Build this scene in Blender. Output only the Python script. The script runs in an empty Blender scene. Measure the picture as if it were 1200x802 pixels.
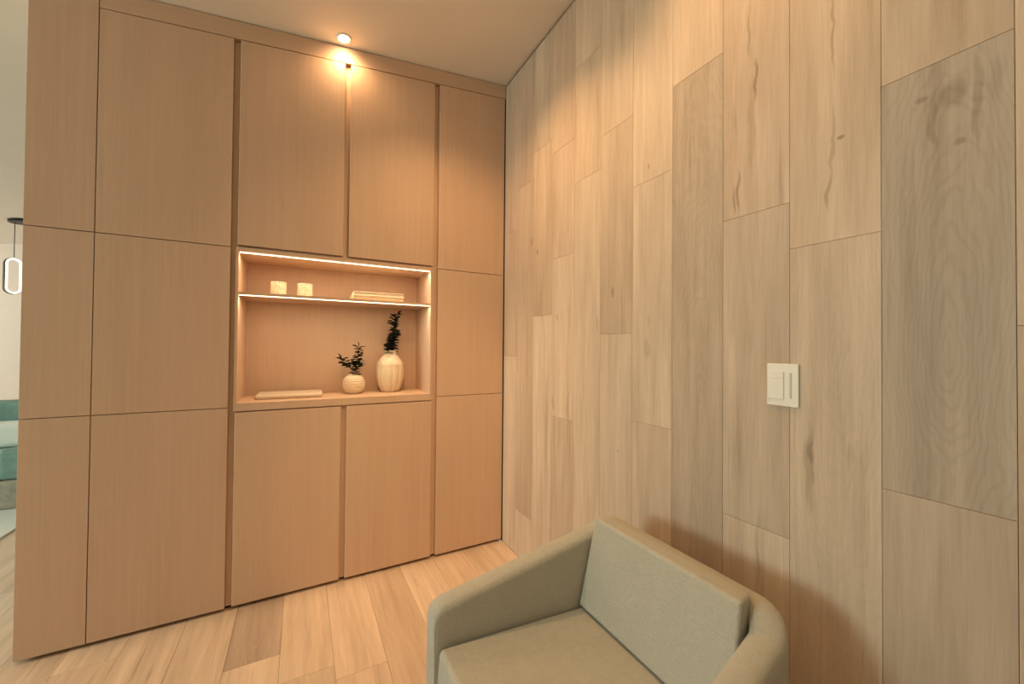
import bpy, bmesh, math, random
from mathutils import Vector, Matrix
random.seed(7)
sc = bpy.context.scene
COL = sc.collection

# ------------------------------------------------------------------ camera
yaw, pitch, roll = .4961, .0123, .0087
F = Vector((math.sin(yaw)*math.cos(pitch), math.cos(yaw)*math.cos(pitch), math.sin(pitch)))
R0 = Vector((math.cos(yaw), -math.sin(yaw), 0)); U0 = R0.cross(F)
R = R0*math.cos(roll) + U0*math.sin(roll); U = -R0*math.sin(roll) + U0*math.cos(roll)
cam_d = bpy.data.cameras.new('camera'); cam = bpy.data.objects.new('camera', cam_d); COL.objects.link(cam)
cam.matrix_world = Matrix(((R.x, U.x, -F.x, -1.198), (R.y, U.y, -F.y, -2.3294), (R.z, U.z, -F.z, 1.3016), (0, 0, 0, 1)))
cam_d.sensor_width = 36; cam_d.sensor_fit = 'HORIZONTAL'; cam_d.lens = 454.9/1200*36
cam_d.clip_start = .02
sc.camera = cam

# ------------------------------------------------------------------ light and exposure
sc.view_settings.view_transform = 'Standard'; sc.view_settings.look = 'None'
sc.view_settings.gamma = 1; sc.view_settings.use_curve_mapping = False
sc.view_settings.exposure = 0.57
WORLD_STRENGTH = 1.0
DAY = (.80, 1.0, .93)            # daylight
WARM = (1.0, .595, .275)           # ceiling lamps
LED = (1.0, .76, .48)            # niche strips
WINDOW_W = 70
SPOT_W = {'cabinet': 4.6, 'corner': 38, 'plank': 20, 'added_fill': 2, 'added_accent': 72}
w = bpy.data.worlds.new('daylight'); sc.world = w; w.use_nodes = True
bg = w.node_tree.nodes['Background']; bg.inputs[0].default_value = (.75, .9, 1, 1); bg.inputs[1].default_value = WORLD_STRENGTH

def area(name, loc, target, sx, sy, power, color):
    l = bpy.data.lights.new(name, 'AREA'); l.shape = 'RECTANGLE'; l.size = sx; l.size_y = sy
    l.energy = power; l.color = color
    o = bpy.data.objects.new(name, l); COL.objects.link(o); o.location = loc
    o.rotation_euler = (Vector(target)-Vector(loc)).to_track_quat('-Z', 'Y').to_euler()
    return o
LX = -6.5
area('window_daylight', (LX+.02, -.7, 1.82), (0, -.7, 1.82), 1.45, .9, WINDOW_W, DAY)
area('window_daylight', (LX+.02, 3.6, 1.6), (0, 3.6, 1.6), 1.6, 1.3, 32, (1, .93, .80))

# ------------------------------------------------------------------ materials
def new_mat(name):
    m = bpy.data.materials.new(name); m.use_nodes = True
    nt = m.node_tree; b = nt.nodes['Principled BSDF']
    return m, nt, b
class NT:
    def __init__(s, nt): s.nt = nt
    def n(s, typ, **kw):
        x = s.nt.nodes.new(typ)
        for k, v in kw.items(): setattr(x, k, v)
        return x
    def link(s, a, b): s.nt.links.new(a, b)
    def set(s, sock, v):
        if isinstance(v, bpy.types.NodeSocket): s.link(v, sock)
        else: sock.default_value = v
    def math(s, op, a, b=0, c=None, clamp=False):
        x = s.n('ShaderNodeMath', operation=op, use_clamp=clamp)
        s.set(x.inputs[0], a); s.set(x.inputs[1], b)
        if c is not None: s.set(x.inputs[2], c)
        return x.outputs[0]
    def vec(s, x, y, z):
        c = s.n('ShaderNodeCombineXYZ'); s.set(c.inputs[0], x); s.set(c.inputs[1], y); s.set(c.inputs[2], z); return c.outputs[0]
    def noise(s, v, scale=1, detail=4, rough=.55, dist=0):
        x = s.n('ShaderNodeTexNoise'); s.set(x.inputs['Vector'], v); s.set(x.inputs['Scale'], scale)
        x.inputs['Detail'].default_value = detail; x.inputs['Roughness'].default_value = rough; x.inputs['Distortion'].default_value = dist
        return x.outputs['Fac']
    def ramp(s, f, lo, hi, a=0, b=1, smooth=True):
        x = s.n('ShaderNodeMapRange'); x.interpolation_type = 'SMOOTHSTEP' if smooth else 'LINEAR'
        s.set(x.inputs[0], f); s.set(x.inputs[1], lo); s.set(x.inputs[2], hi); s.set(x.inputs[3], a); s.set(x.inputs[4], b); return x.outputs[0]
    def mix(s, f, a, b, mode='MIX'):
        x = s.n('ShaderNodeMix', data_type='RGBA', blend_type=mode); s.set(x.inputs[0], f)
        s.set(x.inputs[6], a); s.set(x.inputs[7], b); return x.outputs[2]
    def scale(s, v, k):
        x = s.n('ShaderNodeVectorMath', operation='MULTIPLY'); s.set(x.inputs[0], v); x.inputs[1].default_value = k; return x.outputs[0]

def plank_material(name, knots=(), base_mul=(1, 1, 1), rough=.5, spec=.35):
    """planks: 'pl' = (across, along, seed), 'tone' = board colour, 'fig' = (cathedral, streak, arch centre)"""
    m, nt, b = new_mat(name); t = NT(nt)
    pl = t.n('ShaderNodeAttribute', attribute_name='pl').outputs['Vector']
    tone = t.n('ShaderNodeAttribute', attribute_name='tone').outputs['Color']
    fig = t.n('ShaderNodeAttribute', attribute_name='fig').outputs['Vector']
    s = t.n('ShaderNodeSeparateXYZ'); t.link(pl, s.inputs[0]); u, v, sd = s.outputs
    g = t.n('ShaderNodeSeparateXYZ'); t.link(fig, g.inputs[0]); cath, streak, arch = g.outputs
    off = t.math('MULTIPLY', sd, 13.7)
    fine = t.noise(t.vec(t.math('MULTIPLY', u, 260), t.math('MULTIPLY', v, 9), off), 1, 3, .6)
    med = t.noise(t.vec(t.math('MULTIPLY', u, 45), t.math('MULTIPLY', v, 2.2), off), 1, 4, .55, .4)
    broad = t.noise(t.vec(t.math('MULTIPLY', u, 11), t.math('MULTIPLY', v, 1.1), off), 1, 3, .5, .6)
    # cathedral figure: nested arches around the board's middle line
    wob = t.noise(t.vec(t.math('MULTIPLY', u, 9), t.math('MULTIPLY', v, 3.4), off), 1, 3, .5)
    du = t.math('MULTIPLY', t.math('ADD', u, .012), 7.5)
    dv = t.math('SUBTRACT', v, arch)
    rr = t.math('SQRT', t.math('ADD', t.math('MULTIPLY', du, du), t.math('MULTIPLY', dv, dv)))
    rr = t.math('ADD', t.math('ADD', rr, t.math('MULTIPLY', wob, .8)), t.math('MULTIPLY', med, .05))
    ring = t.math('SINE', t.math('MULTIPLY', rr, 80))
    ring = t.ramp(ring, .0, 1.0)
    ring = t.math('MULTIPLY', ring, t.math('ADD', .35, fine))
    c = t.mix(1, tone, (1, 1, 1, 1), 'MULTIPLY')
    val = t.math('ADD', t.math('MULTIPLY', t.math('SUBTRACT', med, .5), .40), t.math('MULTIPLY', t.math('SUBTRACT', broad, .5), .55))
    val = t.math('ADD', val, t.math('MULTIPLY', t.math('SUBTRACT', fine, .5), .26))
    val = t.math('ADD', val, 1.0)
    val = t.math('SUBTRACT', val, t.math('MULTIPLY', t.math('MULTIPLY', ring, cath), .07))
    st = t.ramp(t.noise(t.vec(t.math('MULTIPLY', u, 30), t.math('MULTIPLY', v, 1.5), t.math('ADD', off, 4)), 1, 3, .6, .8), .60, .76)
    val = t.math('SUBTRACT', val, t.math('MULTIPLY', t.math('MULTIPLY', st, streak), .42))
    for (ky, kz, ry, rz, dark) in knots:
        # object-space knots / mineral streaks (y, z, half-width, half-height)
        if 'P' not in locals():
            tc = t.n('ShaderNodeTexCoord'); ps = t.n('ShaderNodeSeparateXYZ'); t.link(tc.outputs['Object'], ps.inputs[0]); P = ps.outputs
            wn = t.noise(tc.outputs['Object'], 11, 2, .5)
            wy = t.math('ADD', P[1], t.math('MULTIPLY', t.math('SUBTRACT', wn, .5), .035))
        a = t.math('DIVIDE', t.math('SUBTRACT', wy, ky), ry); c2 = t.math('DIVIDE', t.math('SUBTRACT', P[2], kz), rz)
        d = t.math('ADD', t.math('MULTIPLY', a, a), t.math('MULTIPLY', c2, c2))
        val = t.math('SUBTRACT', val, t.ramp(d, .10, 1.3, dark*.75, 0))
    gr = t.n('ShaderNodeCombineColor'); 
    t.link(val, gr.inputs[0]); t.link(t.math('POWER', val, 1.12), gr.inputs[1]); t.link(t.math('POWER', val, 1.25), gr.inputs[2])
    c = t.mix(1, c, gr.outputs[0], 'MULTIPLY'); c = t.mix(1, c, (*base_mul, 1), 'MULTIPLY')
    t.link(c, b.inputs['Base Color'])
    b.inputs['Roughness'].default_value = rough; b.inputs['Specular IOR Level'].default_value = spec
    bp = t.n('ShaderNodeBump'); bp.inputs['Strength'].default_value = .12; bp.inputs['Distance'].default_value = .002
    t.link(fine, bp.inputs['Height']); t.link(bp.outputs[0], b.inputs['Normal'])
    return m

def veneer(name, col, horizontal=False, amp=1.0):
    m, nt, b = new_mat(name); t = NT(nt)
    tc = t.n('ShaderNodeTexCoord'); oi = t.n('ShaderNodeObjectInfo')
    ps = t.n('ShaderNodeSeparateXYZ'); t.link(tc.outputs['Object'], ps.inputs[0]); x, y, z = ps.outputs
    if horizontal: x, z = z, x
    off = t.math('MULTIPLY', oi.outputs['Random'], 30)
    yy = t.math('MULTIPLY', y, 40)
    fine = t.noise(t.vec(t.math('MULTIPLY', x, 330), t.math('ADD', yy, off), t.math('MULTIPLY', z, 7)), 1, 3, .6)
    med = t.noise(t.vec(t.math('MULTIPLY', x, 60), t.math('ADD', yy, off), t.math('MULTIPLY', z, 1.2)), 1, 4, .6, .2)
    broad = t.noise(t.vec(t.math('MULTIPLY', x, 7), off, t.math('MULTIPLY', z, .7)), 1, 3, .5)
    val = t.math('ADD', 1, t.math('MULTIPLY', t.math('SUBTRACT', med, .5), .16*amp))
    val = t.math('ADD', val, t.math('MULTIPLY', t.math('SUBTRACT', fine, .5), .15*amp))
    val = t.math('ADD', val, t.math('MULTIPLY', t.math('SUBTRACT', broad, .5), .14*amp))
    gr = t.n('ShaderNodeCombineColor'); t.link(val, gr.inputs[0]); t.link(t.math('POWER', val, 1.15), gr.inputs[1]); t.link(t.math('POWER', val, 1.3), gr.inputs[2])
    t.link(t.mix(1, (*col, 1), gr.outputs[0], 'MULTIPLY'), b.inputs['Base Color'])
    b.inputs['Roughness'].default_value = .48; b.inputs['Specular IOR Level'].default_value = .3
    bp = t.n('ShaderNodeBump'); bp.inputs['Strength'].default_value = .08; bp.inputs['Distance'].default_value = .001
    t.link(fine, bp.inputs['Height']); t.link(bp.outputs[0], b.inputs['Normal'])
    return m

def plain(name, col, rough=.6, spec=.3, metal=0, nscale=40, namp=.05, bump=0, bdist=.001):
    m, nt, b = new_mat(name); t = NT(nt)
    tc = t.n('ShaderNodeTexCoord')
    n = t.noise(tc.outputs['Object'], nscale, 4, .6)
    v = t.ramp(n, .25, .75, 1-namp, 1+namp)
    t.link(t.mix(1, (*col, 1), t.vec(v, v, v), 'MULTIPLY'), b.inputs['Base Color'])
    b.inputs['Roughness'].default_value = rough; b.inputs['Specular IOR Level'].default_value = spec; b.inputs['Metallic'].default_value = metal
    if bump:
        bp = t.n('ShaderNodeBump'); bp.inputs['Strength'].default_value = bump; bp.inputs['Distance'].default_value = bdist
        t.link(n, bp.inputs['Height']); t.link(bp.outputs[0], b.inputs['Normal'])
    return m

def emitter(name, col, strength):
    m, nt, b = new_mat(name)
    b.inputs['Base Color'].default_value = (*col, 1); b.inputs['Emission Color'].default_value = (*col, 1); b.inputs['Emission Strength'].default_value = strength
    return m

def fabric(name, col):
    m, nt, b = new_mat(name); t = NT(nt)
    tc = t.n('ShaderNodeTexCoord'); o = tc.outputs['Object']
    n1 = t.noise(o, 420, 2, .5); n2 = t.noise(t.scale(o, (45, 45, 220)), 1, 3, .6); n3 = t.noise(o, 9, 4, .6); n4 = t.noise(t.scale(o, (220, 220, 45)), 1, 3, .6)
    v = t.math('ADD', t.math('MULTIPLY', t.math('SUBTRACT', n1, .5), .22), t.math('MULTIPLY', t.math('SUBTRACT', n2, .5), .20))
    v = t.math('ADD', v, t.math('MULTIPLY', t.math('SUBTRACT', n4, .5), .20))
    v = t.math('ADD', v, t.math('MULTIPLY', t.math('SUBTRACT', n3, .5), .12)); v = t.math('ADD', v, 1)
    t.link(t.mix(1, (*col, 1), t.vec(v, v, v), 'MULTIPLY'), b.inputs['Base Color'])
    b.inputs['Roughness'].default_value = .9; b.inputs['Specular IOR Level'].default_value = .15
    b.inputs['Sheen Weight'].default_value = .15
    bp = t.n('ShaderNodeBump'); bp.inputs['Strength'].default_value = .6; bp.inputs['Distance'].default_value = .003
    h = t.math('ADD', t.math('ADD', n1, n2), n4); t.link(h, bp.inputs['Height']); t.link(bp.outputs[0], b.inputs['Normal'])
    return m

KNOTS = [ # y, z, half-width, half-height, strength
    (-2.055, 1.845, .020, .035, .30), (-2.030, 1.80, .008, .07, .25), (-2.090, 1.82, .008, .10, .28), (-2.115, 1.84, .014, .05, .15), (-2.01, 1.855, .016, .008, .30),
    (-2.066, 1.738, .009, .009, .30), (-2.05, 2.02, .03, .12, .13), (-2.068, 2.06, .01, .012, .25),
    (-1.859, 1.842, .010, .006, .55), (-1.842, 1.83, .005, .10, .30), (-1.839, 1.711, .006, .05, .40), (-1.846, 2.13, .004, .14, .38),
    (-1.633, 2.29, .006, .10, .28), (-1.651, 2.12, .006, .07, .50), (-1.640, 1.98, .012, .16, .20), (-1.599, 1.80, .006, .07, .45), (-1.588, 1.77, .004, .05, .40),
    (-1.793, .98, .012, .13, .26), (-1.800, 1.03, .008, .035, .25), (-1.60, 1.02, .03, .2, .10), (-1.635, 1.36, .014, .10, .12),
    (-1.235, 1.30, .020, .045, .20), (-1.24, 1.41, .012, .03, .10), (-1.045, 1.545, .012, .028, .35), (-.582, 1.0, .010, .05, .28), (-.72, .95, .010, .18, .20),
    (-.42, 1.855, .009, .02, .45), (-.62, 1.46, .008, .02, .35), (-1.24, 2.02, .006, .012, .40), (-.94, 1.41, .006, .04, .30), (-.35, 1.93, .008, .03, .4), (-1.08, .86, .006, .006, .45),
    (-1.66, .70, .006, .10, .22), (-1.47, 2.02, .012, .06, .10),
]
M = {
 'wall_wood': plank_material('wall_plank_wood', KNOTS, rough=.5, spec=.3),
 'floor_wood': plank_material('floor_plank_wood', (), rough=.42, spec=.4),
 'veneer': veneer('oak_veneer', (.67, .475, .34)),
 'veneer_h': veneer('oak_veneer_horizontal', (.67, .475, .34), True),
 'gap': plain('dark_gap', (.035, .022, .015), .8),
 'plaster': plain('warm_white_plaster', (.80, .74, .66), .8, .1, nscale=6, namp=.015),
 'ceiling': plain('ceiling_paint', (.84, .79, .72), .85, .1, nscale=5, namp=.01),
 'white_plastic': plain('white_plastic', (.86, .82, .74), .4, .4, namp=.01),
 'grey_plastic': plain('grey_plastic', (.62, .62, .56), .45, .4, namp=.01),
 'fabric': fabric('linen_fabric', (.50, .47, .385)),
 'ceramic': plain('cream_ceramic', (.78, .66, .50), .55, .3, nscale=90, namp=.05),
 'paper': plain('paper', (.80, .72, .58), .7, .2),
 'paper_dark': plain('book_pages', (.68, .57, .42), .8, .2),
 'tray': plain('pale_lacquer', (.72, .60, .48), .45, .35),
 'leaf': plain('dark_leaf', (.012, .022, .012), .45, .4, nscale=60, namp=.4),
 'stem': plain('dark_stem', (.03, .028, .015), .7),
 'metal_black': plain('black_metal', (.02, .02, .018), .4, .5, .6),
 'chrome': plain('ring_metal', (.75, .70, .62), .3, .5, .8),
 'glow': emitter('lamp_glow', (1, .80, .50), 30),
 'glow_off': emitter('lamp_glow_soft', (1, .80, .50), 10),
 'led': emitter('led_glow', LED, 3.2),
 'pendant_glow': emitter('pendant_glow', (1, .90, .72), 1.5),
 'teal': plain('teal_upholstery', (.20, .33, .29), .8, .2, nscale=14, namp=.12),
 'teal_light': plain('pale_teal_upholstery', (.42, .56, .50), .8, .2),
 'sofa_base': plain('taupe_upholstery', (.36, .33, .26), .8, .2, nscale=18, namp=.18),
 'rug': plain('white_rug', (.80, .82, .76), .95, .1, nscale=150, namp=.05, bump=.3, bdist=.004),
 'dark_wood_leg': plain('dark_wood_leg', (.06, .035, .02), .5),
 'frame_white': plain('window_paint', (.8, .8, .76), .5, .3),
}
gm, gnt, gb = new_mat('window_glass'); gb.inputs['Transmission Weight'].default_value = 1; gb.inputs['Roughness'].default_value = 0; gb.inputs['IOR'].default_value = 1.05
M['glass'] = gm

# speckled candle holder: cream ceramic with small dark dots
def speckle():
    m, nt, b = new_mat('speckled_ceramic'); t = NT(nt); tc = t.n('ShaderNodeTexCoord')
    vo = t.n('ShaderNodeTexVoronoi'); t.link(tc.outputs['Object'], vo.inputs['Vector']); vo.inputs['Scale'].default_value = 150
    ps = t.n('ShaderNodeSeparateXYZ'); t.link(tc.outputs['Object'], ps.inputs[0])
    k = t.ramp(vo.outputs['Distance'], .22, .42, 1, 0)
    k = t.math('MULTIPLY', k, t.ramp(t.noise(tc.outputs['Object'], 30, 3), .40, .50))
    t.link(t.mix(k, (.88, .74, .54, 1), (.30, .20, .12, 1)), b.inputs['Base Color']); b.inputs['Roughness'].default_value = .6
    return m
M['speckle'] = speckle()

# ------------------------------------------------------------------ mesh helpers
def mesh_obj(name, bm, mat, parent=None, loc=(0, 0, 0), smooth=False):
    bmesh.ops.recalc_face_normals(bm, faces=bm.faces)
    me = bpy.data.meshes.new(name); bm.to_mesh(me); bm.free(); me.materials.append(mat)
    if smooth:
        for p in me.polygons: p.use_smooth = True
    o = bpy.data.objects.new(name, me); COL.objects.link(o); o.location = loc
    if parent: o.parent = parent
    return o
def add_box(bm, x0, x1, y0, y1, z0, z1, ztop=None):
    """box; ztop = function x -> z for a sloping top"""
    zt = (lambda x: z1) if ztop is None else ztop
    v = [bm.verts.new(p) for p in ((x0, y0, z0), (x1, y0, z0), (x1, y1, z0), (x0, y1, z0), (x0, y0, zt(x0)), (x1, y0, zt(x1)), (x1, y1, zt(x1)), (x0, y1, zt(x0)))]
    return [bm.faces.new([v[i] for i in f]) for f in ((3, 2, 1, 0), (4, 5, 6, 7), (0, 1, 5, 4), (1, 2, 6, 5), (2, 3, 7, 6), (3, 0, 4, 7))]
def bevel(o, w, seg=2, angle=35):
    m = o.modifiers.new('bevel', 'BEVEL'); m.width = w; m.segments = seg; m.limit_method = 'ANGLE'; m.angle_limit = math.radians(angle); m.harden_normals = True
    for p in o.data.polygons: p.use_smooth = True
    return m
def box(name, dims, mat, parent=None, bev=0, ztop=None, seg=2):
    """dims in world metres; parent must sit at its own location"""
    bm = bmesh.new(); add_box(bm, *dims, ztop=ztop)
    off = parent.location if parent else Vector((0, 0, 0))
    bmesh.ops.translate(bm, verts=bm.verts, vec=-Vector(off))
    o = mesh_obj(name, bm, mat, parent)
    if bev: bevel(o, bev, seg)
    return o
def thing(name, label, cat, loc=(0, 0, 0), group=None):
    o = bpy.data.objects.new(name, None); COL.objects.link(o); o.location = loc; o.empty_display_size = .1
    o['label'] = label; o['category'] = cat
    if group: o['group'] = group
    return o
def tag(o, label, cat, group=None):
    o['label'] = label; o['category'] = cat
    if group: o['group'] = group
    return o
def struct(o): o['kind'] = 'structure'; return o
def lathe(bm, prof, n=48, mod=None, center=(0, 0, 0)):
    rings = []
    for r, z in prof:
        ring = []
        for i in range(n):
            a = 2*math.pi*i/n; rr = r if mod is None else mod(r, z, a)
            ring.append(bm.verts.new((center[0]+rr*math.cos(a), center[1]+rr*math.sin(a), center[2]+z)))
        rings.append(ring)
    for a, b in zip(rings, rings[1:]):
        for i in range(n): bm.faces.new((a[i], a[(i+1) % n], b[(i+1) % n], b[i]))
    bm.faces.new(rings[0][::-1]); bm.faces.new(rings[-1])
def tube(bm, pts, radii, n=8):
    rings = []
    for i, p in enumerate(pts):
        p = Vector(p); d = (Vector(pts[min(i+1, len(pts)-1)])-Vector(pts[max(i-1, 0)])).normalized()
        a = d.orthogonal().normalized() if abs(d.z) > .9 else d.cross(Vector((0, 0, 1))).normalized(); b = d.cross(a)
        r = radii[i] if isinstance(radii, (list, tuple)) else radii
        rings.append([bm.verts.new(p+(a*math.cos(t)+b*math.sin(t))*r) for t in (2*math.pi*k/n for k in range(n))])
    for a, b in zip(rings, rings[1:]):
        for i in range(n): bm.faces.new((a[i], a[(i+1) % n], b[(i+1) % n], b[i]))
    bm.faces.new(rings[0][::-1]); bm.faces.new(rings[-1])

SL = .112
def zc(x): return 3.078 + SL*x        # sloping ceiling
def zd(x): return 2.985 + SL*x        # top of the doors, underside of the fascia

# ------------------------------------------------------------------ planked surfaces
def planks(name, mat, boards, horizontal, gap=.0008, thick=.012):
    """boards: (a0, a1, b0, b1, tone, fig, seed). wall: a=y, b=z, face at x=0. floor: a=x, b=y, face at z=0"""
    bm = bmesh.new()
    recs = []
    for (a0, a1, b0, b1, tone, fig, seed) in boards:
        g = gap/2; t = .0006
        A0, A1, B0, B1 = a0+g, a1-g, b0+g, b1-g
        def P(a, b, d):
            return (d, a, b) if not horizontal else (a, b, -d)
        top = (lambda a: b1-g)
        o = [P(A0, B0, t), P(A1, B0, t), P(A1, B1, t), P(A0, B1, t)]
        i = [P(A0+t, B0+t, 0), P(A1-t, B0+t, 0), P(A1-t, B1-t, 0), P(A0+t, B1-t, 0)]
        k = [P(A0, B0, thick), P(A1, B0, thick), P(A1, B1, thick), P(A0, B1, thick)]
        vo, vi, vk = ([bm.verts.new(p) for p in q] for q in (o, i, k))
        fs = [bm.faces.new(vi)] + [bm.faces.new((vo[j], vo[(j+1) % 4], vi[(j+1) % 4], vi[j])) for j in range(4)] + [bm.faces.new((vk[j], vk[(j+1) % 4], vo[(j+1) % 4], vo[j])) for j in range(4)]
        for f in fs: recs.append(((a0+a1)/2, tone, fig, seed))
    # normals: face the room
    for f in bm.faces:
        pass
    me = bpy.data.meshes.new(name)
    bmesh.ops.recalc_face_normals(bm, faces=bm.faces)
    bm.faces.ensure_lookup_table()
    # open box shells: make sure the big faces look into the room
    bm.normal_update()
    want = Vector((0, 0, 1)) if horizontal else Vector((-1, 0, 0))
    for n0 in range(0, len(bm.faces), 9):
        if bm.faces[n0].normal.dot(want) < 0:
            for j in range(9): bm.faces[n0+j].normal_flip()
    bm.to_mesh(me); bm.free(); me.materials.append(mat)
    me.color_attributes.new('tone', 'FLOAT_COLOR', 'CORNER')
    me.attributes.new('pl', 'FLOAT_VECTOR', 'CORNER'); me.attributes.new('fig', 'FLOAT_VECTOR', 'CORNER')
    ct, pl, fg = me.attributes['tone'], me.attributes['pl'], me.attributes['fig']
    for p in me.polygons:
        c, tone, fig, seed = recs[p.index]
        for li in p.loop_indices:
            co = me.vertices[me.loops[li].vertex_index].co
            a, b = (co.x, co.y) if horizontal else (co.y, co.z)
            ct.data[li].color = (*tone, 1); pl.data[li].vector = (a-c, b, seed); fg.data[li].vector = fig
    o = bpy.data.objects.new(name, me); COL.objects.link(o)
    return o

W = .196
T_LIGHT = (.66, .51, .37); T_MID = (.60, .455, .325); T_GREY = (.47, .375, .29); T_DARK = (.48, .345, .24); T_PINK = (.62, .47, .36)
# joints (z) and tones bottom-up for each column of boards, column k from y_k to y_k + W
COLS = {
 -1: ([.978, 1.924], [((.41, .315, .24), (0, .3, .5)), ((.34, .285, .23), (1.0, .2, 1.33)), ((.50, .38, .27), (.15, .5, 2.6))]),  # board tones, also darkened to stand in for light falloff at this end
  0: ([1.582], [((.60, .47, .35), (.55, .5, 1.36)), ((.60, .45, .32), (.05, .5, 2.9))]),
  1: ([.773, 1.714], [(T_LIGHT, (0, .3, .2)), ((.53, .42, .32), (.1, .35, 1.2)), ((.60, .45, .33), (.1, .7, 2.2))]),
  2: ([2.27], [((.42, .335, .255), (.85, .35, 1.0)), (T_LIGHT, (.1, .2, 2.9))]),
  3: ([1.002, 1.965], [((.60, .47, .36), (.2, .2, .6)), ((.64, .51, .38), (.12, .2, 1.6)), (T_LIGHT, (.05, .3, 2.6))]),
  4: ([1.362, 2.27], [((.61, .48, .36), (.05, .2, .8)), ((.51, .39, .28), (.4, .4, 1.8)), (T_MID, (.1, .2, 2.7))]),
  5: ([2.125, 2.70], [((.59, .465, .34), (0, .2, 1)), ((.57, .43, .30), (.3, .4, 2.4)), (T_MID, (0, .2, 3))]),
  6: ([.93, 1.78, 2.36], [((.50, .375, .27), (0, .5, .4)), (T_LIGHT, (0, .3, 1.3)), ((.54, .40, .29), (0, .3, 2)), (T_DARK, (0, .2, 2.8))]),
  7: ([1.48, 2.45], [((.60, .47, .35), (0, .5, .9)), ((.50, .36, .25), (0, .4, 2)), ((.52, .40, .29), (0, .3, 2.8))]),
  8: ([.28, 2.30], [((.62, .48, .36), (0, .3, .1)), ((.46, .33, .235), (0, .3, 1)), ((.42, .30, .22), (0, .3, 2.6))]),
  9: ([1.24, 2.05], [((.60, .46, .34), (0, .2, .6)), ((.49, .35, .25), (0, .2, 1.6)), ((.46, .33, .24), (0, .2, 2.6))]),
 -2: ([1.35, 2.6], [(T_DARK, (.2, .3, .8)), (T_MID, (.5, .3, 2)), (T_LIGHT, (0, .3, 2.8))]),
}
boards = []; seed = 0
rnd = random.Random(3)
tones = [T_LIGHT, T_MID, T_GREY, T_PINK, T_MID]
for k in range(-16, 10):
    y0 = -1.941 + W*k; y1 = y0+W
    if k == 9: y1 = -.002
    if k in COLS: js, ts = COLS[k]
    else:
        js = [rnd.uniform(.5, 1.2), rnd.uniform(1.6, 2.4)]; ts = [(rnd.choice(tones), (rnd.choice((0, .3, .8)), .4, rnd.uniform(.5, 2.5))) for _ in range(3)]
    zs = [0] + js + [3.067]
    for i in range(len(zs)-1):
        seed += 1; tn, fg = ts[i]; tn = tuple(a*.6+b_*.4 for a, b_ in zip(tn, (.62, .48, .35))); boards.append((y0, y1, zs[i], zs[i+1], tn, fg, seed*.37))
wr = struct(planks('wall_right', M['wall_wood'], boards, False))
# solid core of the plank wall, joined in the same mesh
def join_box(o, dims, mat):
    bm = bmesh.new(); bm.from_mesh(o.data)
    n0 = len(bm.faces); add_box(bm, *dims); bm.faces.ensure_lookup_table()
    for f in bm.faces[n0:]: f.material_index = 1
    bm.to_mesh(o.data); bm.free(); o.data.materials.append(mat)
join_box(wr, (.006, .12, -5.08, .03, 0, 3.2), M['gap'])

fb = []; seed = 0
rnd = random.Random(11)
FT = [(.73, .54, .385), (.75, .565, .41), (.70, .51, .36), (.74, .555, .40), (.67, .495, .35)]
nx0 = -int((6.5-1.26)/W)-1
for k in range(nx0, 8):
    x0 = -1.261 + W*k; x1 = x0+W
    x0c, x1c = max(x0, LX), min(x1, .0)
    if x1c-x0c < .01: continue
    if k == -1: ys = [-5.0, -3.6, -2.1, -.42, .9, 2.4, 3.9, 5.1]
    else:
        ys = [-5.0]; y = -5.0+rnd.uniform(.4, 1.6)
        while y < 4.8: ys.append(y); y += rnd.uniform(1.1, 2.0)
        ys.append(5.1)
    for i in range(len(ys)-1):
        seed += 1; tn = rnd.choice(FT); fg = (rnd.choice((0, 0, .3)), rnd.uniform(.2, .8), rnd.uniform(-3, 3))
        if k == -1 and abs(ys[i]+.42) < .01: tn = (.52, .375, .275); fg = (.9, .4, -.1)
        if k == -1 and abs(ys[i+1]+.42) < .01: tn = (.73, .54, .385)
        if k in (0, 1) and ys[i] < 0 < ys[i+1]: tn = (.74, .545, .385)
        fb.append((x0c, x1c, ys[i], ys[i+1], tn, fg, 100+seed*.53))
fl = struct(planks('floor', M['floor_wood'], fb, True, gap=.001))
join_box(fl, (LX-.1, .11, -5.08, 5.2, -.12, -.006), M['gap'])

# ------------------------------------------------------------------ rest of the room shell
bm = bmesh.new()
v = [bm.verts.new((x, y, z)) for x in (LX-.1, .12) for y in (-5.1, 5.2) for z in (zc(x), zc(x)+.12)]
for f in ((0, 1, 3, 2), (4, 6, 7, 5), (0, 4, 5, 1), (2, 3, 7, 6), (0, 2, 6, 4), (1, 5, 7, 3)): bm.faces.new([v[i] for i in f])
struct(mesh_obj('ceiling', bm, M['ceiling']))
struct(box('wall_back', (-2.19, 0, .402, .50, 0, 3, ), M['plaster'], ztop=lambda x: zc(x)-.002))
struct(box('wall_far', (LX, .12, 5.1, 5.2, 0, 3), M['plaster'], ztop=lambda x: zc(x)-.002))
struct(box('wall_front', (LX, .12, -5.1, -5.0, 0, 3), M['plaster'], ztop=lambda x: zc(x)-.002))
struct(box('wall_right_far', (.0, .12, .505, 5.1, 0, 3), M['plaster'], ztop=lambda x: zc(x)-.002))
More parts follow.
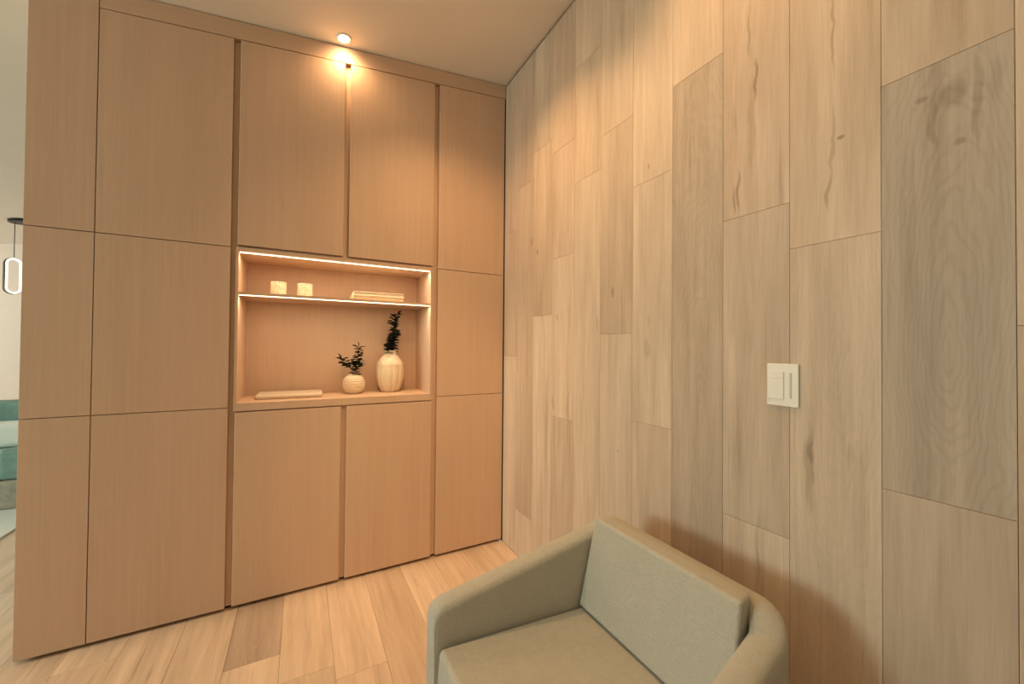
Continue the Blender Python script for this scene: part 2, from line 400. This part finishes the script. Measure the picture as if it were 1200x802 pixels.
# left wall with three window openings
wins = [(-1.45, .05, 1.3, 2.3), (2.8, 4.4, .95, 2.25)]
bm = bmesh.new(); ycur = -5.0; topz = zc(LX)-.004
for (a, b_, c, d) in wins:
    add_box(bm, LX-.1, LX, ycur, a, 0, topz); add_box(bm, LX-.1, LX, a, b_, 0, c)
    add_box(bm, LX-.1, LX, a, b_, d, topz); ycur = b_
add_box(bm, LX-.1, LX, ycur, 5.1, 0, topz)
struct(mesh_obj('wall_left', bm, M['plaster']))
for i, (a, b_, c, d) in enumerate(wins):
    root = bpy.data.objects.new('window_%d' % (i+1), None); COL.objects.link(root); root['kind'] = 'structure'; root.location = (LX-.05, (a+b_)/2, c)
    bm = bmesh.new(); q = .05
    X0, X1 = LX-.08, LX-.02
    for dm in ((a, b_, c, c+q), (a, b_, d-q, d), (a, a+q, c+q, d-q), (b_-q, b_, c+q, d-q), ((a+b_)/2-.02, (a+b_)/2+.02, c+q, d-q)): add_box(bm, X0, X1, *dm)
    bmesh.ops.translate(bm, verts=bm.verts, vec=-root.location); mesh_obj('window_frame', bm, M['frame_white'], root)
    box('window_pane', (LX-.053, LX-.047, a+q, b_-q, c+q, d-q), M['glass'], root)

# ------------------------------------------------------------------ built-in cabinets
YB = .40; DT = .02         # cabinet depth, door thickness
G = .0016                  # half of the joint between doors
XA, XB, XC0, XC1, XD0, XD1, XE0, XE1 = -2.203, -1.992, -1.511, -1.486, -1.002, -.977, -.491, -.463
XN0, XN1 = -1.478, -.507
Z0, Z2, Z1 = .016, .990, 1.781
ZUB = 1.794; ZNT = 1.765; ZNB = 1.010; ZLT = .966

def door(name, parent, x0, x1, z0, z1, ztop=None, bev=.0015):
    bm = bmesh.new(); add_box(bm, x0+G, x1-G, 0, DT-.001, z0+G, z1-G, ztop=(None if ztop is None else (lambda x: ztop(x)-G)))
    bmesh.ops.translate(bm, verts=bm.verts, vec=-Vector(parent.location))
    o = mesh_obj(name, bm, M['veneer'], parent); bevel(o, bev, 2); return o
def plinth(parent, x0, x1):
    return box('plinth', (x0, x1, .035, .07, 0, Z0), M['gap'], parent)

def tall(label, x0, x1, zsplit, full, group):
    t = thing('tall_cabinet', label, 'cabinet', ((x0+x1)/2, YB/2, 0), group)
    top = (lambda x: zc(x)-.004) if full else zd
    box('cabinet_body', (x0+.0005, x1-.0005, DT, YB, Z0, 3), M['veneer'], t, ztop=lambda x: top(x)-.004)
    plinth(t, x0+.001, x1-.001)
    d0, d1 = x0, x1
    door('cabinet_door', t, d0, d1, Z0, Z2); door('cabinet_door', t, d0, d1, Z2, Z1)
    door('cabinet_door', t, d0, d1, Z1, 3, ztop=top)
    return t
grp = 'built-in cabinets of the light oak storage wall'
tall('narrowest floor-to-ceiling light oak cabinet at the left end of the storage wall', XA, XB, None, True, grp)
tall('wide tall light oak cabinet with three stacked doors directly left of the niche', XB, XC0, None, False, grp)

# finger-pull channels: the cabinet bodies show between the doors
t = thing('upper_cabinet', 'pair of tall light oak upper doors above the lit niche, under the downlight', 'cabinet', ((XC0+XE1)/2, YB/2, Z1), grp)
box('cabinet_body', (XC0+.0005, XE1-.0005, DT+.002, YB, ZUB-.007, 3), M['veneer'], t, ztop=lambda x: zd(x)-.004)
door('cabinet_door', t, XC1, XD0, ZUB, 3, ztop=zd, bev=.003); door('cabinet_door', t, XD1, XE0, ZUB, 3, ztop=zd, bev=.003)
t = thing('base_cabinet', 'pair of light oak lower doors under the lit niche', 'cabinet', ((XC0+XE1)/2, YB/2, 0), grp)
box('cabinet_body', (XC0+.0005, XE1-.0005, DT+.002, YB, Z0, ZLT+.005), M['veneer'], t)
plinth(t, XC0+.001, XE1-.001)
door('cabinet_door', t, XC1, XD0, Z0, ZLT, bev=.003); door('cabinet_door', t, XD1, XE0, Z0, ZLT, bev=.003)
tall('tall light oak cabinet of three stacked doors in the corner against the plank wall', XE1, -.006, None, False, grp)

# display niche
t = thing('display_niche', 'open lit niche with one shelf in the middle of the oak storage wall', 'niche', ((XN0+XN1)/2, YB/2, ZLT+.0055), grp)
bm = bmesh.new(); yb = .335; zb0, zt0 = ZLT+.0055, ZUB-.0075
def nb(*d): add_box(bm, *d)
bm.free()
def npart(n, *ds):
    bm = bmesh.new()
    for d in ds: add_box(bm, *d)
    bmesh.ops.translate(bm, verts=bm.verts, vec=-t.location); return mesh_obj(n, bm, M['veneer'], t)
npart('side_panel', (XC0+.0005, XN0-.0002, DT+.002, YB, zb0, zt0), (XC1-.004, XN0-.0002, 0, DT+.002, zb0, zt0-.002))
npart('side_panel', (XN1+.0002, XE1-.0005, DT+.002, YB, zb0, zt0), (XN1+.0002, XE0-.004, 0, DT+.002, zb0, zt0-.002))
npart('niche_floor', (XN0, XN1, 0, YB, zb0, ZNB))
npart('niche_top', (XN0, XN1, .0005, YB, ZNT, zt0-.002))
npart('back_panel', (XN0, XN1, yb, YB, ZNB+.0002, ZNT-.0002))
sh = box('shelf', (XN0, XN1, .008, yb, 1.550, 1.564), M['veneer_h'], t)
st = box('led_strip', (XN0+.002, XN1-.002, .019, .025, ZNT-.0045, ZNT-.001), M['led'], t)
st2 = box('led_strip', (XN0+.002, XN1-.002, .009, .015, 1.5462, 1.5495), M['led'], t)
for o_ in (st, st2): o_['label'] = 'glowing warm white strip light'
for zz in (ZNT-.010, 1.541):
    l = bpy.data.lights.new('strip_light', 'AREA'); l.shape = 'RECTANGLE'; l.size = XN1-XN0-.02; l.size_y = .006; l.energy = 1.6; l.color = LED
    lo = bpy.data.objects.new('strip_light', l); COL.objects.link(lo); lo.parent = t; lo.location = Vector(((XN0+XN1)/2, .020, zz))-t.location

# fascia between doors and ceiling
fa = struct(box('trim_1', (XB+.0015, -.003, 0, .05, 3, 3), M['veneer_h']))
me = fa.data
for v in me.vertices:
    pass
bm = bmesh.new()
pts = [(XB+.0015, zd(XB)+.002), (-.003, zd(0)+.002), (-.003, zc(0)-.005), (XB+.0015, zc(XB)-.005)]
vf = [bm.verts.new((x, 0, z)) for x, z in pts]; vb = [bm.verts.new((x, .39, z)) for x, z in pts]
bm.faces.new(vf); bm.faces.new(vb[::-1])
for i in range(4): bm.faces.new((vf[i], vb[i], vb[(i+1) % 4], vf[(i+1) % 4]))
bmesh.ops.recalc_face_normals(bm, faces=bm.faces); bm.to_mesh(me); bm.free()

# ------------------------------------------------------------------ ceiling downlights
def downlight(x, y, power, label, cone, lens, aim=None):
    t = thing('ceiling_downlight', label, 'downlight', (x, y, zc(x)), 'recessed ceiling downlights')
    t.rotation_euler = (0, -math.atan(SL), 0)
    bm = bmesh.new(); n = 40
    prof = [(.027, -.001), (.028, -.0045), (.034, -.0055), (.040, -.004), (.042, -.0005)]
    rings = [[bm.verts.new((r*math.cos(2*math.pi*i/n), r*math.sin(2*math.pi*i/n), z)) for i in range(n)] for r, z in prof]
    rings.append(rings[0]) 
    for a, b in zip(rings, rings[1:]):
        for i in range(n): bm.faces.new((a[i], a[(i+1) % n], b[(i+1) % n], b[i]))
    mesh_obj('trim_ring', bm, M['white_plastic'], t, smooth=True)
    bm = bmesh.new(); lathe(bm, [(.0275, -.0035), (.0275, -.0012)], 32)
    le = mesh_obj('lamp_lens', bm, lens, t); le['label'] = 'glowing lamp face'
    l = bpy.data.lights.new('lamp_light', 'SPOT'); l.energy = power; l.color = WARM; l.spot_size = math.radians(cone); l.spot_blend = 1.0; l.shadow_soft_size = .03
    lo = bpy.data.objects.new('lamp_light', l); COL.objects.link(lo); lo.parent = t; lo.location = (0, 0, -.034)
    if aim: lo.rotation_euler = (t.rotation_euler.to_matrix().inverted() @ (Vector(aim)-Vector((x, y, zc(x))))).to_track_quat('-Z', 'Y').to_euler()
    return t
downlight(-1.02, -.060, SPOT_W['cabinet'], 'small round recessed downlight in the ceiling close to the oak cabinet doors', 174, M['glow'])
downlight(-.62, -.68, SPOT_W['corner'], 'round recessed ceiling downlight out in front of the corner of cabinets and plank wall', 124, M['glow'])
downlight(-.42, -1.60, SPOT_W['plank'], 'round recessed ceiling downlight close to the plank wall above the armchair', 120, M['glow'])
downlight(-1.25, -2.0, SPOT_W['added_accent'], 'added unseen ceiling downlight behind the armchair, tilted to brighten the lower cabinets', 44, M['glow'], (-.45, 0, .45))  # unseen lamp added to lift the lower doors and corner floor
downlight(-2.4, -2.6, SPOT_W['added_fill'], 'added unseen ceiling downlight for fill light in the open part of the room', 120, M['glow'])  # unseen lamp added as general fill

# ------------------------------------------------------------------ wall switch
t = thing('light_switch', 'white dimmer light switch plate on the plank wall', 'switch', (0, -1.729, 1.2))
p = box('switch_plate', (-.006, 0, -1.770, -1.688, 1.1405, 1.2605), M['white_plastic'], t, bev=.0025)
box('dimmer_rocker', (-.0085, -.006, -1.733, -1.699, 1.160, 1.218), M['white_plastic'], t, bev=.001)
box('dimmer_rocker', (-.0085, -.006, -1.733, -1.699, 1.2195, 1.238), M['white_plastic'], t, bev=.001)
sl_ = box('slider', (-.0075, -.006, -1.753, -1.747, 1.165, 1.236), M['grey_plastic'], t, bev=.0005); sl_['label'] = 'grey slider strip'
box('indicator', (-.0065, -.006, -1.6965, -1.6935, 1.150, 1.162), M['grey_plastic'], t)

# ------------------------------------------------------------------ armchair
CY = -1.535
ch = thing('armchair', 'light beige linen tub armchair with sloping arms standing by the plank wall', 'armchair', (-.53, CY, 0))
def to_local(bm): bmesh.ops.translate(bm, verts=bm.verts, vec=-Vector(ch.location))
XBk = -.185                   # outer face of the back
XF = -.845                    # front of the arms
def path(half_back, half_front, xback, rad):
    """plan outline of the U, from left front to right front (y up = left in the photo)"""
    out = []
    n_arm = 12
    slope = (half_front-half_back)/(xback-rad-XF)
    def hw(x): return half_back + (xback-rad-x)*slope
    xs = [XF, XF-(-.006), XF+.016, XF+.035]
    xs += [XF+.035+(xback-rad-(XF+.035))*i/n_arm for i in range(1, n_arm+1)]
    arm = [(x, CY+hw(x)) for x in xs]
    out += arm
    for i in range(1, 8):
        a = math.pi/2*i/8
        out.append((xback-rad+rad*math.sin(a), CY+half_back-rad+rad*math.cos(a)))
    mid = [(xback, CY+(half_back-rad)*(1-2*i/8)) for i in range(0, 9)]
    out += mid
    for i in range(7, 0, -1):
        a = math.pi/2*i/8
        out.append((xback-rad+rad*math.sin(a), CY-(half_back-rad+rad*math.cos(a))))
    out += [(x, CY-hw(x)) for x in xs[::-1]]
    return out
po = path(.335, .397, XBk, .10)
pi_ = path(.262, .322, XBk-.062, .045)
def topz(i, pt):
    x = pt[0]; c = min(1, max(0, (XBk-x)/.10)); z = .698 - .040*c*c*(3-2*c) - .245*max(0, (XBk-.10)-x)
    d = x-XF
    if d < .036: z -= .035*(1-math.sqrt(max(0, 1-((.036-d)/.036)**2)))
    return z
bm = bmesh.new(); zb = .13
st_ = []
for i, (o_, n_) in enumerate(zip(po, pi_)):
    zt = topz(i, o_)
    cz = max(0, 0)
    # rounded top of the section: outer side, two shoulder points, inner side
    o3 = Vector((*o_, 0)); n3 = Vector((*n_, 0)); d = n3-o3; r = .022
    L = d.length; dn = d/L
    # body narrows a little towards the floor on the outside
    flare = -.0
    sec = [o3+Vector((0, 0, zb)), o3+Vector((0, 0, zt-r))]
    for a in (25, 50, 75): 
        a = math.radians(a); sec.append(o3+dn*(r-r*math.cos(a))+Vector((0, 0, zt-r+r*math.sin(a))))
    sec.append(o3+dn*(L*.5)+Vector((0, 0, zt+.002)))
    for a in (75, 50, 25):
        a = math.radians(a); sec.append(n3-dn*(r-r*math.cos(a))+Vector((0, 0, zt-r+r*math.sin(a))))
    sec += [n3+Vector((0, 0, zt-r)), n3+Vector((0, 0, zb))]
    st_.append([bm.verts.new(p) for p in sec])
for a, b in zip(st_, st_[1:]):
    m_ = len(a)
    for j in range(m_): bm.faces.new((a[j], a[(j+1) % m_], b[(j+1) % m_], b[j]))
bm.faces.new(st_[0]); bm.faces.new(st_[-1][::-1])
to_local(bm); o = mesh_obj('shell', bm, M['fabric'], ch, smooth=True); bevel(o, .012, 3, 55)

def cushion(name, bot, top, mat, parent, bev, label=None, crease=True):
    """bot/top: four corner points each, rounded box"""
    bm = bmesh.new(); vb = [bm.verts.new(p) for p in bot]; vt = [bm.verts.new(p) for p in top]
    bm.faces.new(vb[::-1]); bm.faces.new(vt)
    for i in range(4): bm.faces.new((vb[i], vb[(i+1) % 4], vt[(i+1) % 4], vt[i]))
    bmesh.ops.subdivide_edges(bm, edges=bm.edges, cuts=5, use_grid_fill=True)
    to_local(bm); o = mesh_obj(name, bm, mat, parent, smooth=True)
    bevel(o, bev, 4, 50)
    return o
# platform under the seat
cushion('seat_platform', [(-.80, CY-.315, .13), (-.255, CY-.26, .13), (-.255, CY+.26, .13), (-.80, CY+.315, .13)],
        [(-.815, CY-.315, .27), (-.255, CY-.26, .27), (-.255, CY+.26, .27), (-.815, CY+.315, .27)], M['fabric'], ch, .006)
cushion('seat_cushion', [(-.845, CY-.314, .274), (-.262, CY-.252, .274), (-.262, CY+.252, .274), (-.845, CY+.314, .274)],
        [(-.835, CY-.310, .420), (-.262, CY-.254, .423), (-.262, CY+.254, .423), (-.835, CY+.310, .420)], M['fabric'], ch, .016)
cushion('back_cushion', [(-.362, CY-.262, .429), (-.262, CY-.252, .429), (-.262, CY+.252, .429), (-.362, CY+.262, .429)],
        [(-.298, CY-.255, .714), (-.238, CY-.245, .712), (-.238, CY+.245, .712), (-.298, CY+.255, .714)], M['fabric'], ch, .02)
for sx, sy in ((-.78, .31), (-.78, -.31), (-.25, .26), (-.25, -.26)):
    bm = bmesh.new(); tube(bm, [(sx, CY+sy, 0), (sx, CY+sy, .14)], [.014, .022], 12); to_local(bm)
    lg = mesh_obj('leg', bm, M['dark_wood_leg'], ch, smooth=False)

# ------------------------------------------------------------------ things in the niche
# tall vase: upright facets below a scalloped shoulder
def vase2(r, z, a):
    n = 12; s = abs(math.sin(a*n/2)); c = abs(math.cos(a*n/2))
    if z < .165: 
        k = min(1, (z)/.02)*min(1, (.165-z)/.03+.35); return r*(1-.09*k*(1-s)**2) + .0
    if z < .190: return r*(1+.05*s)
    return r
prof = [(.045, 0), (.052, .003), (.062, .02), (.073, .045), (.080, .075), (.084, .105), (.0845, .130), (.083, .150), (.081, .164), (.079, .170), (.076, .182), (.069, .198), (.058, .214), (.044, .229), (.036, .238), (.034, .244), (.034, .256), (.036, .260), (.030, .261), (.029, .245), (.040, .200), (.03, .05)]
bm = bmesh.new(); lathe(bm, prof, 96, vase2)
va = mesh_obj('vase', bm, M['ceramic'], loc=(-.700, .225, ZNB), smooth=True)
tag(va, 'taller cream ceramic vase with fluted body and scalloped shoulder on the niche floor', 'vase', 'vases in the niche')
def vase1(r, z, a): return r*(1+.03*math.sin(z*2*math.pi/.0125)) if .012 < z < .112 else r
prof = [(.030, 0), (.038, .002)]
for i in range(1, 60):
    z = .002+.112*i/60; q = (z-.056)/.060; prof.append((.064*math.sqrt(max(.05, 1-.62*q*q*(1+.35*abs(q)))), z))
prof += [(.026, .118), (.022, .123), (.021, .132), (.024, .137), (.018, .138), (.017, .12), (.03, .08), (.03, .02)]
bm = bmesh.new(); lathe(bm, prof, 48, vase1)
vb_ = mesh_obj('vase', bm, M['ceramic'], loc=(-.917, .205, ZNB), smooth=True)
tag(vb_, 'short round cream vase with horizontal ribs on the niche floor', 'vase', 'vases in the niche')

def sprig(loc, stems, label, leaf_len, seed, per=.018):
    """stems: list of point lists (local)"""
    rn = random.Random(seed)
    t = thing('leafy_sprig', label, 'plant', loc, 'leafy sprigs in the vases')
    bm = bmesh.new()
    for pts in stems: tube(bm, pts, [.0022-.0012*i/(len(pts)-1) for i in range(len(pts))], 6)
    mesh_obj('stem', bm, M['stem'], t, smooth=True)
    bm = bmesh.new()
    def leaf(p, d, L, wd):
        d = d.normalized(); s = d.cross(Vector((rn.uniform(-.4, .4), rn.uniform(-.4, .4), 1))).normalized(); n = s.cross(d)
        rows = [(0, .08), (.2, .7), (.45, 1), (.7, .8), (.9, .35), (1, .03)]
        vr = []
        for a, w_ in rows:
            c = p + d*L*a - n*L*.18*a*a
            vr.append([bm.verts.new(c - s*wd*w_ + n*wd*.25*w_), bm.verts.new(c), bm.verts.new(c + s*wd*w_ + n*wd*.25*w_)])
        for a, b in zip(vr, vr[1:]):
            for j in range(2): bm.faces.new((a[j], a[j+1], b[j+1], b[j]))
    for pts, start in stems_iter(stems):
        # walk along the stem
        seg = [(Vector(a), Vector(b)) for a, b in zip(pts, pts[1:])]; tot = sum((b-a).length for a, b in seg); s = start*tot; ang = rn.uniform(0, 6)
        while s <= tot:
            q = s
            for a, b in seg:
                if q <= (b-a).length: break
                q -= (b-a).length
            q = min(q, (b-a).length); p = a+(b-a).normalized()*q; dd = (b-a).normalized()
            for m_ in range(2):
                an = ang+m_*math.pi+rn.uniform(-.4, .4)
                side = Vector((math.cos(an), math.sin(an), 0)); k = .75+.5*rn.random()
                leaf(p, side*.95+dd*rn.uniform(.1, .7), leaf_len*k, leaf_len*k*.5)
            ang += 1.3; s += per
        leaf(Vector(pts[-1]), Vector(pts[-1])-Vector(pts[-2]), leaf_len*.9, leaf_len*.28)
    fo = mesh_obj('foliage', bm, M['leaf'], t, smooth=True)
    so = fo.modifiers.new('solid', 'SOLIDIFY'); so.thickness = .0006
    return t
def stems_iter(stems):
    for i, s in enumerate(stems): yield s, .50
sprig((-.700, .225, ZNB), [[(0, 0, .03), (.004, 0, .20), (.008, 0, .30), (.020, 0, .38), (.020, 0, .43), (.030, 0, .47), (.045, 0, .495)],
                           [(0, .01, .03), (.010, .01, .26), (.025, .01, .32), (.030, .0, .40)], [(0, -.01, .03), (-.012, -.01, .26), (-.008, -.01, .33)]],
      'tall dark green leafy sprig standing in the taller vase', .040, 5, .011)
sprig((-.917, .205, ZNB), [[(0, 0, .03), (.003, 0, .14), (.012, 0, .20), (.028, 0, .25), (.026, 0, .285)],
                           [(0, .0, .03), (.000, .0, .14), (-.025, .0, .165), (-.060, 0, .19), (-.072, 0, .215)], [(0, -.01, .03), (.008, -.01, .15), (.035, -.01, .18)]],
      'short dark green leafy sprig with a side shoot in the round ribbed vase', .036, 8, .011)

# speckled candle holders on the shelf
def holder(x, label):
    bm = bmesh.new(); lathe(bm, [(.036, 0), (.0385, .002), (.0385, .076), (.037, .078), (.034, .078), (.034, .060), (.02, .058)], 40)
    o = mesh_obj('candle_holder', bm, M['speckle'], loc=(x, .13, 1.564), smooth=True); bevel(o, .001, 2)
    tag(o, label, 'candle holder', 'speckled candle holders on the shelf')
holder(-1.314, 'white speckled candle holder at the left on the shelf, farther from the books')
holder(-1.187, 'white speckled candle holder on the shelf, nearer to the books')

# two books lying on the shelf
def book(z, x0, x1, y0, y1, th, rot, label):
    cx, cy = (x0+x1)/2, (y0+y1)/2
    t = thing('book', label, 'book', (cx, cy, z), 'books lying on the niche shelf'); t.rotation_euler = (0, 0, rot)
    hx, hy = (x1-x0)/2, (y1-y0)/2
    def bb(n, d, m, bv=0):
        bm = bmesh.new(); add_box(bm, *d); o = mesh_obj(n, bm, m, t)
        if bv: bevel(o, bv, 2)
    bm = bmesh.new(); add_box(bm, -hx, hx, -hy, hy, 0, .0035); add_box(bm, -hx, hx, -hy, hy, th-.0035, th); add_box(bm, -hx, -hx+.004, -hy, hy, .0035, th-.0035)
    mesh_obj('cover', bm, M['paper'], t)
    bb('pages', (-hx+.004, hx-.004, -hy+.004, hy-.004, .0035, th-.0035), M['paper_dark'])
book(1.564, -.947, -.655, .05, .26, .030, 0, 'thicker pale book lying flat on the niche shelf, bottom of the two')
book(1.594, -.940, -.657, .055, .25, .021, -.015, 'thinner pale book lying on top of the other book on the niche shelf')

# flat pale tray on the niche floor
bm = bmesh.new(); add_box(bm, -1.412, -1.088, .10, .30, ZNB, ZNB+.024)
tr = mesh_obj('tray', bm, M['tray']); tag(tr, 'flat pale rounded tray lying at the left on the niche floor', 'tray')
tr.data.transform(Matrix.Translation((1.25, -.2, -ZNB))); tr.location = (-1.25, .2, ZNB); tr.rotation_euler = (0, 0, -.02); bevel(tr, .011, 4)

# ------------------------------------------------------------------ the room beyond
PX, PY = -3.965, 3.96; pzc = zc(-3.93)
t = thing('pendant_lamp', 'slim black-rimmed oval loop pendant lamp hanging in the room beyond', 'pendant lamp', (PX, PY, pzc))
bm = bmesh.new(); lathe(bm, [(.098, -.032), (.104, -.028), (.104, -.001), (.09, .0)], 40, center=(.055, 0, 0)); cn = mesh_obj('canopy', bm, M['metal_black'], t)
cn.rotation_euler = (0, -math.atan(SL), 0)
top_l = 2.228-pzc
bm = bmesh.new(); tube(bm, [(0, 0, -.03), (0, 0, top_l)], .0035, 6); mesh_obj('cord', bm, M['metal_black'], t)
def loop(name, hw, hh, zc_, w0, w1, dep0, dep1, mat):
    """stadium ring, section from radial offset w0 to w1 and depth dep0..dep1"""
    bm = bmesh.new(); N = 24; prs = []
    for i in range(N):
        a = math.pi*i/(N-1); prs.append((math.cos(a), math.sin(a), 1))
    for i in range(N):
        a = math.pi + math.pi*i/(N-1); prs.append((math.cos(a), math.sin(a), -1))
    rings = []
    for c, s, sg in prs:
        ring = []
        for (w_, d_) in ((w0, dep0), (w1, dep0), (w1, dep1), (w0, dep1)):
            r = hw-w_; ring.append(bm.verts.new((r*c, d_, zc_+sg*(hh-hw)+r*s)))
        rings.append(ring)
    for i in range(len(rings)):
        a, b = rings[i], rings[(i+1) % len(rings)]
        for j in range(4): bm.faces.new((a[j], a[(j+1) % 4], b[(j+1) % 4], b[j]))
    o = mesh_obj(name, bm, mat, t, smooth=False); o.rotation_euler = (0, 0, math.radians(38)); return o
zl = top_l-.203
loop('loop_frame', .066, .200, zl, 0, .006, -.012, .040, M['metal_black'])
loop('light_ring', .060, .194, zl, .0003, .016, -.014, .02, M['pendant_glow'])['label'] = 'glowing inner ring'

rug = box('rug', (-5.2, -2.93, .9, 3.6, 0, .012), M['rug'], bev=.004); tag(rug, 'white rug on the plank floor in the room beyond', 'rug')
so = thing('sofa', 'teal upholstered sofa standing on the white rug in the room beyond', 'sofa', (-3.9, 2.6, .012))
def sb(n, d, m, b): 
    o = box(n, d, m, so, bev=b, seg=3); return o
sb('sofa_base', (-4.9, -3.02, 2.16, 3.1, .012, .235), M['sofa_base'], .015)
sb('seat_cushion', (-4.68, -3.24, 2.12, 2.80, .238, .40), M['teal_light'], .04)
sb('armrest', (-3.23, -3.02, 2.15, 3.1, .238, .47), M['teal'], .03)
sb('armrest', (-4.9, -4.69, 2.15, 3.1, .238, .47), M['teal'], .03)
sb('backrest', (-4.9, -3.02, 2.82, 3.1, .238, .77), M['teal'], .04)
pw = box('throw_pillow', (-3.70, -3.26, 2.60, 2.78, .402, .62), M['rug'], bev=.06, seg=4); tag(pw, 'white throw pillow on the teal sofa', 'pillow')
